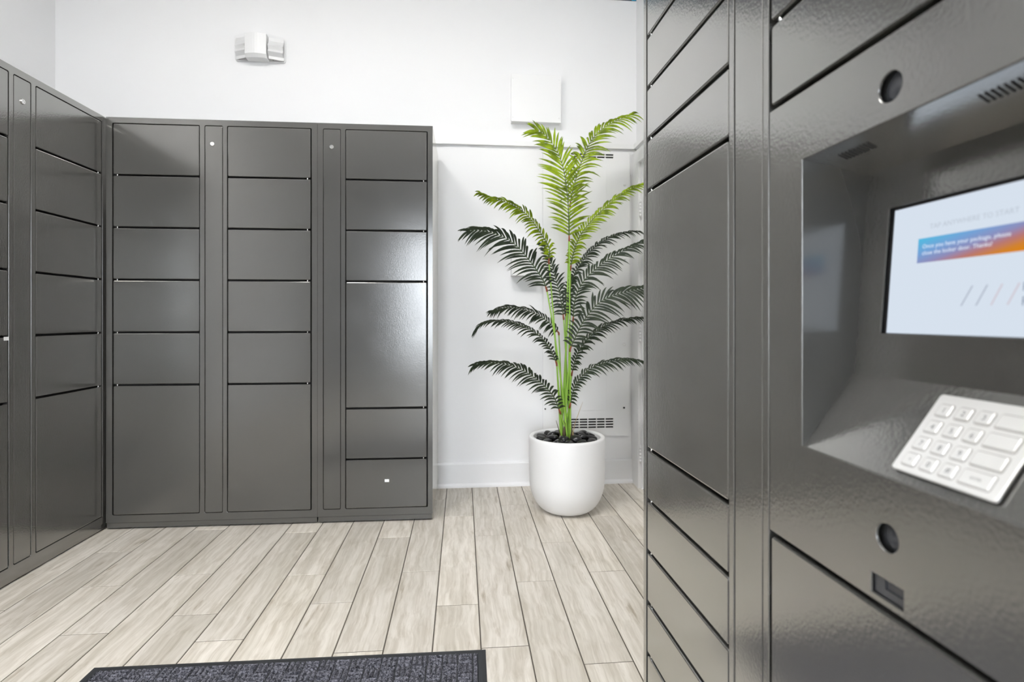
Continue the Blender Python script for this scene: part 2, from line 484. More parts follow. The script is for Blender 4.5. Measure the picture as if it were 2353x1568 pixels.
# white steel door and frame in the right wall
fr = MB()
fr.box(1.058, XR + .05, DY1, YB - .001, 0, 2.052)              # jamb against the corner
fr.box(1.058, XR + .05, DY0 - .06, DY0, 0, 2.052)
fr.box(1.058, XR + .05, DY0, DY1, DZ - .012, 2.052)
fr.box(1.075, XR + .05, DY1 - .016, DY1, 0, DZ - .012)
fro = struct('trim_2', fr, 'trim')
dr = MB().box(1.081, 1.118, DY0 + .003, DY1 - .018, .008, DZ - .016)
door = struct('door_1', dr, 'trim')
for z in (1.69, 0.935, 0.21):
    hg = MB()
    for s in range(5):
        hg.tube([(1.066, DY1 - .018, z - .05 + s * .0204), (1.066, DY1 - .018, z - .05 + s * .0204 + .0185)], .0062, 10)
    hg.tube([(1.066, DY1 - .018, z - .056), (1.066, DY1 - .018, z + .056)], .0035, 8)
    hg.box(1.0795, 1.0815, DY1 - .05, DY1 - .018, z - .05, z + .05)
    hg.build('hinge', 'trim', door)

# ceiling light panels
lights = [(-1.3, 0.8), (-0.1, 0.8)]
lab = ['square LED ceiling panel nearest the left wall', 'square LED ceiling panel over the entrance mat']
for (x, y), s in zip(lights, lab):
    t = empty('ceiling_light', (x, y, ZC))
    tag(t, s, 'light', 'ceiling light panels')
    f = MB()
    f.box(-.31, .31, -.31, -.295, -.03, 0); f.box(-.31, .31, .295, .31, -.03, 0); f.box(-.31, -.295, -.295, .295, -.03, 0); f.box(.295, .31, -.295, .295, -.03, 0)
    f.build('frame', 'white', t)
    MB().box(-.295, .295, -.295, .295, -.022, -.016).build('diffuser', 'panel_emit', t)

# ------------------------------------------------------------------ lockers
HT, ZT, ZB = 2.008, 1.980, 0.069
GAP = 0.0088          # shadow gap between doors
SG = 0.0026

pin_me = MB().tube([(0, 0, -GAP / 2 - .001), (0, 0, GAP / 2 + .001)], .0032, 8).mesh('hinge_pin'); pin_me.materials.append(M['chrome'])
lock_mb = MB()
lock_mb.loops([[(r * math.cos(2 * math.pi * k / 20), y, r * math.sin(2 * math.pi * k / 20)) for k in range(20)] for r, y in ((.0105, .001), (.0105, -.003), (.009, -.0045), (.0065, -.0045), (.006, -.003), (.0001, -.003))], False, False, False)
lock_me = lock_mb.mesh('cam_lock'); lock_me.materials.append(M['chrome'])
slot_me = MB().box(-.0008, .0008, -.0036, -.0029, -.0035, .0035).mesh('keyhole'); slot_me.materials.append(M['dark'])
foot_me = MB().tube([(0, 0, 0), (0, 0, .012)], .018, 12).mesh('levelling_foot'); foot_me.materials.append(M['black'])
stick_me = MB().box(-.011, .011, -.0006, 0.0004, -.007, .007).mesh('sticker'); stick_me.materials.append(M['sticker'])

def add(me, name, parent, loc, label=None):
    o = bpy.data.objects.new(name, me); C.objects.link(o); o.parent = parent; o.location = loc
    if label: o['label'] = label
    return o

def tower(name, label, origin, rz, width, depth, cols, strips, kiosk=None, stickers=()):
    root = empty(name, origin, rz)
    tag(root, label, 'locker', 'grey parcel locker banks')
    # carcass: sides, top, back, bottom, and near-black sheets painting shade into the door gaps
    b = MB(); bk = MB(); t = .012
    b.box(0, t, .022, depth, .033, HT); b.box(width - t, width, .022, depth, .033, HT)
    b.box(t, width - t, .022, depth, HT - t, HT); b.box(t, width - t, depth - t, depth, .033, HT - t); b.box(t, width - t, .022, depth - t, .033, .033 + t)
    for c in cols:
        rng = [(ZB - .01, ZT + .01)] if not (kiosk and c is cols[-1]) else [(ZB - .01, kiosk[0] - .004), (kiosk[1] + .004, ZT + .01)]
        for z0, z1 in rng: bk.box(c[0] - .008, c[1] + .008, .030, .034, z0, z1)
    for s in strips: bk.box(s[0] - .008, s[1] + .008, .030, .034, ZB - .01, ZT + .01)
    b.build('carcass', 'paint', root)
    bk.build('gap_shade_backing', 'dark', root)
    # face frame with rounded openings
    f = MB()
    holes = [rrect(c[0], c[1], ZB, ZT, .007) for c in cols] + [rrect(s[0], s[1], ZB, ZT, .007) for s in strips]
    holed_sheet(f, [(0.0, .0335), (width, .0335), (width, HT), (0.0, HT)], holes, 0.0, 0.022)
    f.build('face_frame', 'paint', root)
    p = MB(); p.box(.003, width - .003, .003, depth - .003, .008, .0318)
    p.build('plinth', 'paint', root)
    for x in (.08, width - .08):
        for y in (.07, depth - .07): add(foot_me, 'levelling_foot', root, (x, y, 0))
    door_cache = {}
    doors = {}
    for ci, c in enumerate(cols):
        x0, x1, lines, hinge = c
        zs = [ZT] + list(lines) + [ZB]
        for k in range(len(zs) - 1):
            if kiosk and ci == len(cols) - 1 and abs(zs[k] - kiosk[1]) < 1e-4: continue
            top = zs[k] - (SG if k == 0 else GAP / 2); bot = zs[k + 1] + (SG if k == len(zs) - 2 else GAP / 2)
            xa = x0 + (.0058 if hinge == 'L' else .0030); xb = x1 - (.0058 if hinge == 'R' else .0030)
            key = (round(xb - xa, 4), round(top - bot, 4))
            if key not in door_cache:
                me = plate(MB(), 0, xb - xa, 0, top - bot, 0, .02, .0030, .005).mesh('locker_door')
                me.materials.append(M['paint']); door_cache[key] = me
            d = add(door_cache[key], 'locker_door', root, (xa, random.uniform(0.0, .0012), bot))
            doors[(ci, k)] = d
            if k < len(zs) - 2 and not (kiosk and ci == len(cols) - 1 and abs(zs[k + 1] - kiosk[1]) < 1e-4):
                px = .016 if hinge == 'L' else xb - xa - .016
                add(pin_me, 'hinge_pin', d, (px, .006, -GAP / 2))
    for s in strips:
        me = plate(MB(), 0, s[1] - s[0] - .004, 0, ZT - ZB - .005, 0, .02, .002, .005).mesh('service_panel')
        me.materials.append(M['paint'])
        d = add(me, 'service_panel', root, (s[0] + .002, .0008, ZB + .0025))
        lk = add(lock_me, 'cam_lock', d, (s[2] - s[0] - .002, 0, 1.8886 - ZB - .0025), 'round chrome cam lock')
    for (ci, k, x, z) in stickers:
        d = doors[(ci, k)]
        add(stick_me, 'sticker', d, (x - d.location.x, 0, z - d.location.z), 'tiny white sticker')
    return root

LA = [1.7275, 1.472, 1.2165, .9595, .703]
ba, la, ra = -.0094, .010, -.0152
bx, by = -1.7239, 2.8165
tower('parcel_locker', 'two-column grey parcel locker bank in the middle, against the far wall', (bx, by, 0), ba, 1.0012, .500,
      [(.0271, .4367, LA, 'L'), (.5659, .9733, LA, 'R')], [(.4593, .5459, .4964)])
LB = [1.7279, 1.4718, 1.2143, .5745, .3178]
tower('parcel_locker', 'narrow one-column grey parcel locker bank next to the potted palm', (bx + 1.002 * math.cos(ba), by + 1.002 * math.sin(ba), 0), ba, .5713, .510,
      [(.1358, .5467, LB, 'R')], [(.0267, .1135, .0687)], stickers=[(0, 5, .3417, .2076)])
xd = Vector((math.sin(la), math.cos(la), 0))
far = Vector((-1.7314, 2.8314, 0))
o = far - xd * 1.0012
tower('parcel_locker', 'grey parcel locker bank along the left wall, cut by the picture edge', o[:], R(90) - la, 1.0012, .565,
      [(.0271, .4345, LA, 'L'), (.5642, .9737, LA, 'R')], [(.4552, .5420, .4995)], stickers=[(0, 4, .4235, .9510)])
T = Vector((-math.sin(ra), -math.cos(ra), 0)); P0 = Vector((.4595, 1.3342, 0))
o = P0 - T * .0174
KZ0, KZ1 = .703, 1.348
LR1 = [1.859, 1.731, 1.603, 1.475, 1.347, .704, .576, .448, .320, .192]
LR2 = [1.859, 1.731, 1.604, 1.4770, KZ1, KZ0]
KX0, KX1 = .5541, 1.0204
rt = tower('parcel_locker', 'grey parcel locker bank with touchscreen and keypad in the right foreground', o[:], R(-90) - ra, 1.046, .585,
      [(.0182, .4329, LR1, 'L'), (KX0, KX1, LR2, 'L')], [(.4494, .5387, .494)], kiosk=(KZ0, KZ1))

# kiosk: front panel with openings
off = .0174
rx0, rx1 = .6177 + off, .9223 + off
FT, FB = 1.2497, .8528            # front top / bottom of the recess
BT, BB, DT, DB = 1.2308, .9533, .0998, .0780   # back plate heights and depths
mb = MB()
hol = [[(rx0, FB), (rx1, FB), (rx1, FT), (rx0, FT)], circle(.771 + off, 1.2861, .0168), circle(.7668 + off, .7847, .0158),
       [(.7432 + off, .7142), (.789 + off, .7142), (.789 + off, .7372), (.7432 + off, .7372)]]
holed_sheet(mb, [(KX0 + .0035, KZ0 + .0045), (KX1 - .0025, KZ0 + .0045), (KX1 - .0025, KZ1 - .0045), (KX0 + .0035, KZ1 - .0045)], hol, 0.0, 0.003, .0009)
mb.build('kiosk_panel', 'paint', rt)
# recess liner (closed sheet-metal shell)
mb = MB()
i = [(rx0, .003, FT), (rx1, .003, FT), (rx1, .003, FB), (rx0, .003, FB), (rx0, DT, BT), (rx1, DT, BT), (rx1, DB, BB), (rx0, DB, BB)]
mb.add(i, [(0, 1, 5, 4), (0, 4, 7, 3), (1, 2, 6, 5), (3, 7, 6, 2)])
mb.build('kiosk_recess', 'paint', rt)
# tilted back plate with screen opening; frame: u = x, v = up the plate, n = out
vb = Vector((0, DT - DB, BT - BB)); lb = vb.length; vb.normalize()
nb = Vector((0, -vb.z, vb.y))
def plate_frame(org, vdir, ndir):
    return Matrix(((1, 0, 0, org[0]), (0, vdir.y, ndir.y, org[1]), (0, vdir.z, ndir.z, org[2]), (0, 0, 0, 1)))
MBk = plate_frame((0, DB, BB), vb, nb)
def zv(z): return (z - BB) / vb.z
sx0, sx1, sz0, sz1 = .6648 + off, .8752 + off, zv(1.0108), zv(1.1718)
mb = MB()   # in (x, z)->(u, v), facing -y == +n : build with y as -n
holed_sheet(mb, [(rx0, 0), (rx1, 0), (rx1, lb), (rx0, lb)], [[(sx0 - .0056, sz0 - .001), (sx1 + .0056, sz0 - .001), (sx1 + .0056, sz1 + .004), (sx0 - .0056, sz1 + .004)]], 0, .0025, .0006)
me = mb.mesh('screen_surround'); me.materials.append(M['paint'])
XZ = Matrix(((1, 0, 0, 0), (0, 0, 1, 0), (0, -1, 0, 0), (0, 0, 0, 1)))   # (x,y,z)->(u=x, v=z, n=-y)
me.transform(MBk @ XZ)
obj('screen_surround', me, None, rt)
mb = MB().box(sx0 - .012, sx1 + .012, .0045, .012, sz0 - .012, sz1 + .012)
me = mb.mesh('touch_screen'); me.materials.append(M['black']); me.transform(MBk @ XZ)
ts = obj('touch_screen', me, None, rt)
def on_screen(name, me, mat, n=0.0):
    if not me.materials: me.materials.append(M[mat])
    me.transform(MBk @ Matrix.Translation((0, 0, n)))
    return obj(name, me, None, ts)
def quad_me(name, pts, th=.0003):
    mb = MB(); mb.loops([[(x, y, 0) for x, y in pts], [(x, y, th) for x, y in pts]], True, True); return mb.mesh(name)
on_screen('lit_display', quad_me('lit_display', [(sx0, sz0), (sx1, sz0), (sx1, sz1), (sx0, sz1)]), 'screen', -.0044)
bz0, bz1 = zv(1.0984), zv(1.1286)
on_screen('banner', quad_me('banner', [(.7052 + off, bz0), (.8348 + off, bz0), (.8348 + off, bz1), (.7052 + off, bz1)]), 'banner', -.0040)
def put_text(name, s, x, v, mat, width=None, height=None, n=-.0035):
    me = text_mesh(name, s, width, height)
    me.materials.append(M[mat])
    me.transform(Matrix.Translation((x + off, v, 0)))
    return on_screen(name, me, mat, n)
put_text('heading_text', 'TAP ANYWHERE TO START', .7202, zv(1.1390), 'scr_text', width=.106, n=-.0039)
put_text('message_text', 'Once you have your package, please', .7122, zv(1.1158), 'scr_white', width=.1074)
put_text('message_text', 'close the locker door. Thanks!', .7122, zv(1.1078), 'scr_white', width=.0879)
for xa, xb, m in ((.7679, .7801, 'scr_slate'), (.7856, .7970, 'scr_slate'), (.8025, .8132, 'scr_pink'), (.8198, .8306, 'scr_pink')):
    w = .0016
    on_screen('logo_slash', quad_me('logo_slash', [(xa + off, zv(1.044)), (xa + w + off, zv(1.044)), (xb + w + off, zv(1.0662)), (xb + off, zv(1.0662))]), m, -.0040)
put_text('logo_text', 'P', .8352, zv(1.0578), 'scr_dark', height=.0088, n=-.0039)
put_text('logo_text', 'P', .8352, zv(1.0431), 'scr_dark', height=.0088, n=-.0039)

# keypad on the sloping shelf
vs = Vector((0, DB, BB - FB)); vs.normalize(); ns = Vector((0, -vs.z, vs.y))
MK = plate_frame((0, 0, FB), vs, ns)
def up(d): return d / vs.y
def key_plate(x0, x1, v0, v1, n0, n1, bev, rad):
    mb = plate(MB(), x0, x1, v0, v1, -n1, -n0, bev, rad, 4)
    me = mb.mesh('k'); me.transform(MK @ XZ); return me
kp_me = key_plate(.766 + off, .8856 + off, up(.0071), up(.0697), .0005, .0032, .0012, .004)
kp_me.materials.append(M['steel'])
kp = obj('keypad', kp_me, None, rt)
rows = [.0570, .0433, .0297, .0165]
keys = [['1', '2', '3', ''], ['4', '5', '6', ''], ['7', '8', '9', ''], ['*', '0', '#', 'ENTER']]
for r_, d in enumerate(rows):
    for c_, x in enumerate((.7836, .8065, .8292, .8588)):
        w, h = (.0079, .0073) if c_ < 3 else (.0157, .0078)
        v = up(d)
        # key well ring then key cap
        mbw = MB(); 
        L = [rrect(x + off - w - .0014, x + off + w + .0014, v - h - .0014, v + h + .0014, .0032, 3), rrect(x + off - w - .0002, x + off + w + .0002, v - h - .0002, v + h + .0002, .0024, 3)]
        mbw.loops([[(a, -.0031, b) for a, b in L[0]], [(a, -.0034, b) for a, b in L[0]], [(a, -.0033, b) for a, b in L[1]]])
        me = mbw.mesh('key_rim'); me.materials.append(M['rim']); me.transform(MK @ XZ)
        me2 = key_plate(x + off - w, x + off + w, v - h, v + h, .003, .0048, .0010, .0024)
        me2.materials.append(M['steel'])
        kk = obj('key', me2, None, kp)
        obj('key_rim', me, None, kp)
        s = keys[r_][c_]
        if s:
            tm = text_mesh('key_legend', s, height=(.0062 if s != '*' else .003) if c_ < 3 else .0026)
            xs = [q.co.x for q in tm.vertices]; ys = [q.co.y for q in tm.vertices]
            tm.transform(Matrix.Translation((x + off - (max(xs) + min(xs)) / 2, v - (max(ys) + min(ys)) / 2, .0049)))
            tm.transform(MK); tm.materials.append(M['key_ink'])
            obj('key_legend', tm, None, kp)
# lenses and card slot behind the panel openings
def disc_part(name, cx, cz, r, y, mat, bulge=.002):
    mb = MB()
    prof = [(r * 1.25, .006), (r * 1.25, 0), (r * .72, 0), (r * .68, -.0006), (r * .6, -.0004), (r * .42, -bulge * .6), (r * .2, -bulge), (.0002, -bulge * 1.05)]
    mb.loops([[(cx + q * math.cos(2 * math.pi * k / 28), y + yy, cz + q * math.sin(2 * math.pi * k / 28)) for k in range(28)] for q, yy in prof], False, False, True)
    return mb.build(name, mat, rt)
M['lens'] = simple('smoked_lens', (0.05, 0.053, 0.06), 0.12)
disc_part('camera_lens', .771 + off, 1.2861, .0168, .008, 'lens')
disc_part('scanner_lens', .7668 + off, .7847, .0158, .008, 'lens')
mb = MB(); cx0, cx1 = .7432 + off, .789 + off
mb.box(cx0 - .004, cx1 + .004, .007, .011, .710, .741); mb.box(cx0 + .001, cx0 + .016, .0045, .007, .7155, .736); mb.box(cx0 + .016, cx1 - .001, .0045, .007, .7155, .724)
mb.build('reader_slot', 'lens', rt)
# speaker grilles in the ceiling of the recess
def ceil_z(d): return FT + (BT - FT) * d / DT - .0004
for gx, nn, sk in ((.845, 9, -.006), (.652, 9, -.003)):
    mb = MB()
    for q in range(nn):
        a = gx + q * .0062 + off
        if a > rx1 - .006: continue
        d0, d1, w = .024, .042, .0012
        pts = [(a + w + .006, d0), (a - w + .006, d0), (a - w, d1), (a + w, d1)]
        mb.loops([[(x, d, ceil_z(d)) for x, d in pts], [(x, d, ceil_z(d) + .004) for x, d in pts]], True, True)
    tag(mb.build('speaker_grille', 'dark', rt), kind='stuff')

# ------------------------------------------------------------------ things on the wall
# emergency light
EX, EZ0, EZ1 = -1.1835, 2.535, 2.677
t = empty('emergency_light', (EX, YB, EZ0))
tag(t, 'white twin-lamp emergency light high on the far wall', 'emergency light')
h = EZ1 - EZ0
mb = MB(); plate(mb, -.143, .143, .004, h, -.012, 0, .003, .014, 4); mb.build('back_plate', 'white_plastic', t)
prof = []
for k in range(9):                       # bowed centre cover
    x = -.068 + .12 * k / 8; prof.append((x, -.070 - .012 * math.cos((k / 8 - .5) * math.pi)))
mb = MB(); loop = prof + [(.052, -.010), (-.068, -.010)]
mb.loops([[(x, y * (0.80 if z < .02 else 1.0), z) for x, y in loop] for z in (.006, .024, h - .002, h)], True, True); mb.build('cover', 'white_plastic', t)
for sx, a, b in ((-1, -.139, -.069), (1, .053, .139)):
    rf = MB(); n = 7; L = []
    for k in range(n + 1):               # ribbed reflector
        z = .010 + (h - .018) * k / n
        yy = -.018 - (.022 if k in (2, 4) else .008 if k in (3, 5) else 0)
        L.append([(a + .004, yy, z), (b - .004, yy - .026, z)] if sx < 0 else [(a + .004, yy - .026, z), (b - .004, yy, z)])
    vs_ = [p for l in L for p in l]; fs_ = [(2 * k, 2 * k + 1, 2 * k + 3, 2 * k + 2) for k in range(n)]
    rf.add(vs_, fs_); rf.build('reflector', 'reflector', t)
    ln = MB()
    q = [(a, -.012), (b, -.012), (b, -.072), (a, -.034)] if sx < 0 else [(a, -.012), (b, -.012), (b, -.034), (a, -.072)]
    ln.loops([[(x, y, z) for x, y in q] for z in (.006, h - .002)], True, True)
    le = ln.build('lamp_lens', 'lens_clear', t)
    for z in (.016, h - .012):
        sc = MB().tube([(a + .02, -.012, z), (a + .02, -.016, z)], .003, 8); sc.build('screw', 'chrome', t)
mb = MB().tube([(-.010, -.060, .0145), (-.010, -.0672, .0135)], .0028, 8); mb.build('indicator_light', 'led_red', t)

def wall_box(name, label, cat, x0, x1, z0, z1, d, screws, mat='white'):
    t = empty(name, ((x0 + x1) / 2, YB, z0)); tag(t, label, cat)
    w = (x1 - x0) / 2; h = z1 - z0
    MB().box(-w + .003, w - .003, -d + .004, 0, .003, h - .003).build('body', mat, t)
    plate(MB(), -w, w, 0, h, -d, -d + .006, .0015, .004).build('cover', mat, t)
    if screws:
        sm = MB(); sm.loops([[(r * math.cos(2 * math.pi * k / 10), y, r * math.sin(2 * math.pi * k / 10)) for k in range(10)] for r, y in ((.0045, .001), (.0045, -.0015), (.003, -.0025), (.0002, -.0022))])
        me = sm.mesh('screw'); me.materials.append(M['white'])
        for sx in (-1, 1):
            for zz in (.028, h - .028): add(me, 'screw', t, (sx * (w - .011), -d, zz))
    return t
wall_box('junction_box', 'white square junction box high on the wall above the palm', 'electrical box', .294, .600, 2.222, 2.512, .055, True)
wall_box('junction_box', 'small white box on the wall partly behind palm fronds', 'electrical box', .292, .432, 1.283, 1.47, .11, False)

# cable raceway along back wall, turning on to the right wall
t = empty('cable_raceway', (0, YB, 2.085)); tag(t, 'white cable raceway running along the wall above the access panel', 'raceway')
def race(x0, x1, z0, z1, d): return MB().box(x0, x1, -d, 0, z0, z1)
plate(MB(), -.9, XR - .002, 0, .030, -.022, 0, .0015, .002).build('channel', 'white', t)
plate(MB(), -.135, XR - .002, .031, .058, -.004, 0, .001, .002).build('flat_strip', 'wall', t)
plate(MB(), -.24, -.125, -.002, .033, -.026, 0, .0015, .002).build('coupling', 'white', t)
mb = MB(); plate(mb, -.9, 0, 0, .030, -.022, 0, .0015, .002); me = mb.mesh('side_channel'); me.materials.append(M['white'])
me.transform(Matrix.Translation((XR, -.002, 0)) @ Matrix.Rotation(R(-90), 4, 'Z') @ Matrix.Translation((.9, 0, 0)))
obj('side_channel', me, None, t)

# access panel with inner door, knobs and vents
AX0, AX1, AZ0, AZ1 = .495, 1.043, .296, 2.068
t = empty('access_panel', ((AX0 + AX1) / 2, YB, AZ0)); tag(t, 'tall white flush access panel with vent slots behind the palm', 'panel')
w = (AX1 - AX0) / 2; h = AZ1 - AZ0
vx = lambda X: X - (AX0 + AX1) / 2
vz = lambda Z: Z - AZ0
holes = []
for (zt, n, hh) in ((.4055, 4, .0095), (2.052, 2, .0095)):
    for r_ in range(n):
        z1 = vz(zt) - r_ * .0165
        for c_ in range(5):
            x0 = vx(.9372) - (c_ + 1) * .0545 + .0055
            if x0 < -w + .05: continue
            holes.append([(x0, z1 - hh), (x0 + .049, z1 - hh), (x0 + .049, z1), (x0, z1)])
holed_sheet(MB(), [(-w, 0), (w, 0), (w, h), (-w, h)], holes, -.014, -.006, .0004).build('frame', 'white', t)
MB().box(-w + .03, w - .03, -.002, 0, .02, h - .01).build('vent_backing', 'dark', t)
plate(MB(), vx(.5626), vx(.8927), vz(.457), vz(1.969), -.0165, -.0135, .001, .004).build('inner_door', 'white', t)
for X, Z, r_, m in ((.508, .470, .0045, 'dark'), (1.005, .470, .0055, 'dark'), (1.005, .866, .0095, 'white'), (1.008, 1.86, .007, 'white'), (.508, 1.38, .008, 'white'), (1.008, 1.40, .007, 'white')):
    mb = MB(); mb.loops([[(vx(X) + q * math.cos(2 * math.pi * k / 14), y, vz(Z) + q * math.sin(2 * math.pi * k / 14)) for k in range(14)] for q, y in ((r_, -.013), (r_, -.018), (r_ * .7, -.021), (.0002, -.0215))], False, False, True)
    mb.build('fastener', m, t)

# ------------------------------------------------------------------ planter, pebbles, palm
PX, PY = .560, 2.900
t = empty('planter', (PX, PY, 0)); tag(t, 'tall round white planter with rounded base holding the palm', 'planter')
prof = [(.0005, 0.0), (.088, 0.0)]
for k in range(13):
    a = R(90 * k / 12); prof.append((.092 + .110 * math.sin(a), .175 - .175 * math.cos(a)))
prof += [(.2035, .26), (.2035, .385), (.2028, .393), (.200, .3965), (.196, .398), (.186, .3975), (.1805, .395), (.1785, .390), (.177, .30), (.17, .29)]
MB().lathe(prof, 72).build('pot', 'planter', t)
MB().lathe([(.0005, .362), (.177, .352), (.177, .30)], 40).build('potting_fill', 'soil', t)

peb_meshes = []
for k in range(6):
    bm = bmesh.new(); bmesh.ops.create_icosphere(bm, subdivisions=3, radius=1)
    rr = random.Random(k)
    ph = [rr.uniform(0, 6) for _ in range(6)]
    for v in bm.verts:
        c = v.co.copy()
        s = 1 + .13 * math.sin(2.1 * c.x + ph[0]) + .12 * math.sin(2.6 * c.y + ph[1]) + .07 * math.sin(4.3 * c.z + 2 * c.x + ph[2])
        v.co = c * s
    me = bpy.data.meshes.new('black_pebble'); bm.to_mesh(me); bm.free()
    me.polygons.foreach_set('use_smooth', [True] * len(me.polygons)); me.materials.append(M['pebble']); peb_meshes.append(me)
rp = random.Random(11)
spots = []
for ring, n in ((.140, 13), (.084, 8)):
    a0 = rp.uniform(0, 6)
    for k in range(n):
        spots.append((ring + rp.uniform(-.008, .006), a0 + 2 * math.pi * k / n + rp.uniform(-.02, .02)))
for k, (r_, a) in enumerate(spots):
    o = bpy.data.objects.new('black_pebble', peb_meshes[k % 6]); C.objects.link(o)
    s = rp.uniform(.0262, .0290)
    o.scale = (s * rp.uniform(1.0, 1.25), s * rp.uniform(.85, 1.0), s * rp.uniform(.5, .72))
    o.rotation_euler = (rp.uniform(-.35, .35), rp.uniform(-.35, .35), rp.uniform(0, 6.3))
    o.location = (PX + r_ * math.cos(a), PY + r_ * math.sin(a), .381 + rp.uniform(0, .006) + (.008 if r_ < .12 else 0))
    tag(o, 'smooth glossy black pebble lying in the white planter', 'pebble', 'black pebbles in the white planter')

FRONDS = [
    ([(0.5676, 2.87, 1.4554), (0.5638, 2.8629, 1.5192), (0.5534, 2.8453, 1.6748), (0.5219, 2.8265, 1.8367), (0.4737, 2.8143, 1.9319), (0.4173, 2.8049, 1.9906), (0.3756, 2.8, 2.0034)], 92, 0.160, 'y'),
    ([(0.5842, 2.93, 1.6493), (0.6044, 2.9345, 1.7456), (0.6418, 2.9402, 1.8645), (0.6867, 2.9455, 1.9723), (0.7438, 2.9498, 2.052), (0.8333, 2.9547, 2.1166), (0.9461, 2.96, 2.1634)], 55, 0.135, 'y'),
    ([(0.4653, 2.92, 1.3366), (0.4697, 2.9326, 1.4112), (0.4312, 2.9466, 1.4838), (0.3783, 2.963, 1.5641), (0.3223, 2.9768, 1.623), (0.2397, 2.9928, 1.6678), (0.1566, 3.0076, 1.6933), (0.0898, 3.02, 1.7236)], 30, 0.085, 'y'),
    ([(0.4425, 2.85, 1.1845), (0.4152, 2.8377, 1.2408), (0.3457, 2.8151, 1.3314), (0.264, 2.7919, 1.4132), (0.1709, 2.771, 1.4579), (0.0863, 2.7535, 1.4716), (0.0206, 2.74, 1.4663)], 62, 0.125, 'd'),
    ([(0.5538, 2.96, 1.0354), (0.545, 2.9913, 1.1297), (0.5245, 3.0279, 1.2408), (0.4959, 3.0653, 1.3544), (0.4561, 3.1, 1.4575)], 60, 0.085, 'd'),
    ([(0.5254, 2.95, 0.952), (0.4656, 2.9826, 1.0138), (0.3992, 3.0123, 1.0573), (0.3291, 3.0396, 1.0794), (0.2531, 3.0677, 1.0896), (0.1664, 3.1, 1.0678)], 35, 0.085, 'd'),
    ([(0.5012, 2.88, 0.7888), (0.4615, 2.867, 0.8711), (0.4062, 2.855, 0.9341), (0.3354, 2.8428, 0.9804), (0.2471, 2.8292, 1.0102), (0.1602, 2.8163, 1.0148), (0.1036, 2.8077, 1.0015), (0.0677, 2.8, 0.9659)], 28, 0.070, 'd'),
    ([(0.5141, 2.86, 0.534), (0.4854, 2.8425, 0.604), (0.4338, 2.8231, 0.6689), (0.3575, 2.7998, 0.7313), (0.2761, 2.7772, 0.7767), (0.1875, 2.7546, 0.7993), (0.1031, 2.7331, 0.8061), (0.055, 2.72, 0.7924)], 58, 0.080, 'd'),
    ([(0.5806, 2.9, 1.3004), (0.5973, 2.8886, 1.3907), (0.6282, 2.8779, 1.4714), (0.6825, 2.8665, 1.5449), (0.7482, 2.8548, 1.6112), (0.8275, 2.8418, 1.6773), (0.9069, 2.8302, 1.7249), (0.9842, 2.82, 1.7496)], 35, 0.095, 'y'),
    ([(0.5902, 2.96, 1.2006), (0.6166, 2.9698, 1.2735), (0.6526, 2.9782, 1.3299), (0.7118, 2.9899, 1.4044), (0.7866, 3.0014, 1.4628), (0.8775, 3.0133, 1.505), (0.965, 3.022, 1.522), (1.01, 3.03, 1.522)], 30, 0.075, 'd'),
    ([(0.5908, 2.88, 1.0213), (0.599, 2.8737, 1.1213), (0.6331, 2.8678, 1.2096), (0.6956, 2.862, 1.2793), (0.7769, 2.8556, 1.3422), (0.8514, 2.8502, 1.3865), (0.933, 2.8445, 1.4263), (0.99, 2.84, 1.4445)], 48, 0.105, 'd'),
    ([(0.5683, 2.85, 0.8669), (0.5942, 2.8399, 0.9271), (0.6266, 2.8278, 0.9985), (0.6637, 2.8171, 1.0557), (0.7033, 2.8077, 1.1013), (0.7565, 2.7977, 1.1354), (0.8363, 2.7844, 1.1624), (0.9314, 2.7688, 1.1848), (0.9866, 2.76, 1.1823)], 60, 0.120, 'd'),
    ([(0.5918, 2.92, 0.7305), (0.611, 2.92, 0.7989), (0.6398, 2.92, 0.8673), (0.6952, 2.92, 0.9311), (0.7556, 2.92, 0.9784), (0.8381, 2.92, 1.0116), (0.95, 2.92, 1.0306), (1.0, 2.92, 1.0274)], 28, 0.075, 'd'),
    ([(0.5723, 2.87, 0.5639), (0.5925, 2.8652, 0.6549), (0.6247, 2.8619, 0.7082), (0.6804, 2.858, 0.7592), (0.7621, 2.8534, 0.7914), (0.8627, 2.8482, 0.8097), (0.9565, 2.8433, 0.7978), (1.0, 2.84, 0.778)], 26, 0.075, 'd'),
    ([(0.5736, 3, 1.0573), (0.5895, 3.0439, 1.1315), (0.6121, 3.0953, 1.2209), (0.6375, 3.12, 1.2604)], 70, 0.080, 'd'),
]

def spline(pts, n):
    P = [Vector(p) for p in pts]
    P = [P[0] * 2 - P[1]] + P + [P[-1] * 2 - P[-2]]
    out = []; m = len(P) - 3
    raw = []
    for i in range(m):
        for k in range(12):
            t = k / 12; a, b, c, d = P[i], P[i + 1], P[i + 2], P[i + 3]
            raw.append(0.5 * ((2 * b) + (c - a) * t + (2 * a - 5 * b + 4 * c - d) * t * t + (3 * b - a - 3 * c + d) * t ** 3))
    raw.append(P[-2].copy())
    ln = [0.0]
    for i in range(1, len(raw)): ln.append(ln[-1] + (raw[i] - raw[i - 1]).length)
    j = 0
    for k in range(n):
        s = ln[-1] * k / (n - 1)
        while j < len(ln) - 2 and ln[j + 1] < s: j += 1
        f = (s - ln[j]) / max(1e-9, ln[j + 1] - ln[j])
        out.append(raw[j].lerp(raw[j + 1], min(max(f, 0), 1)))
    return out, ln[-1]

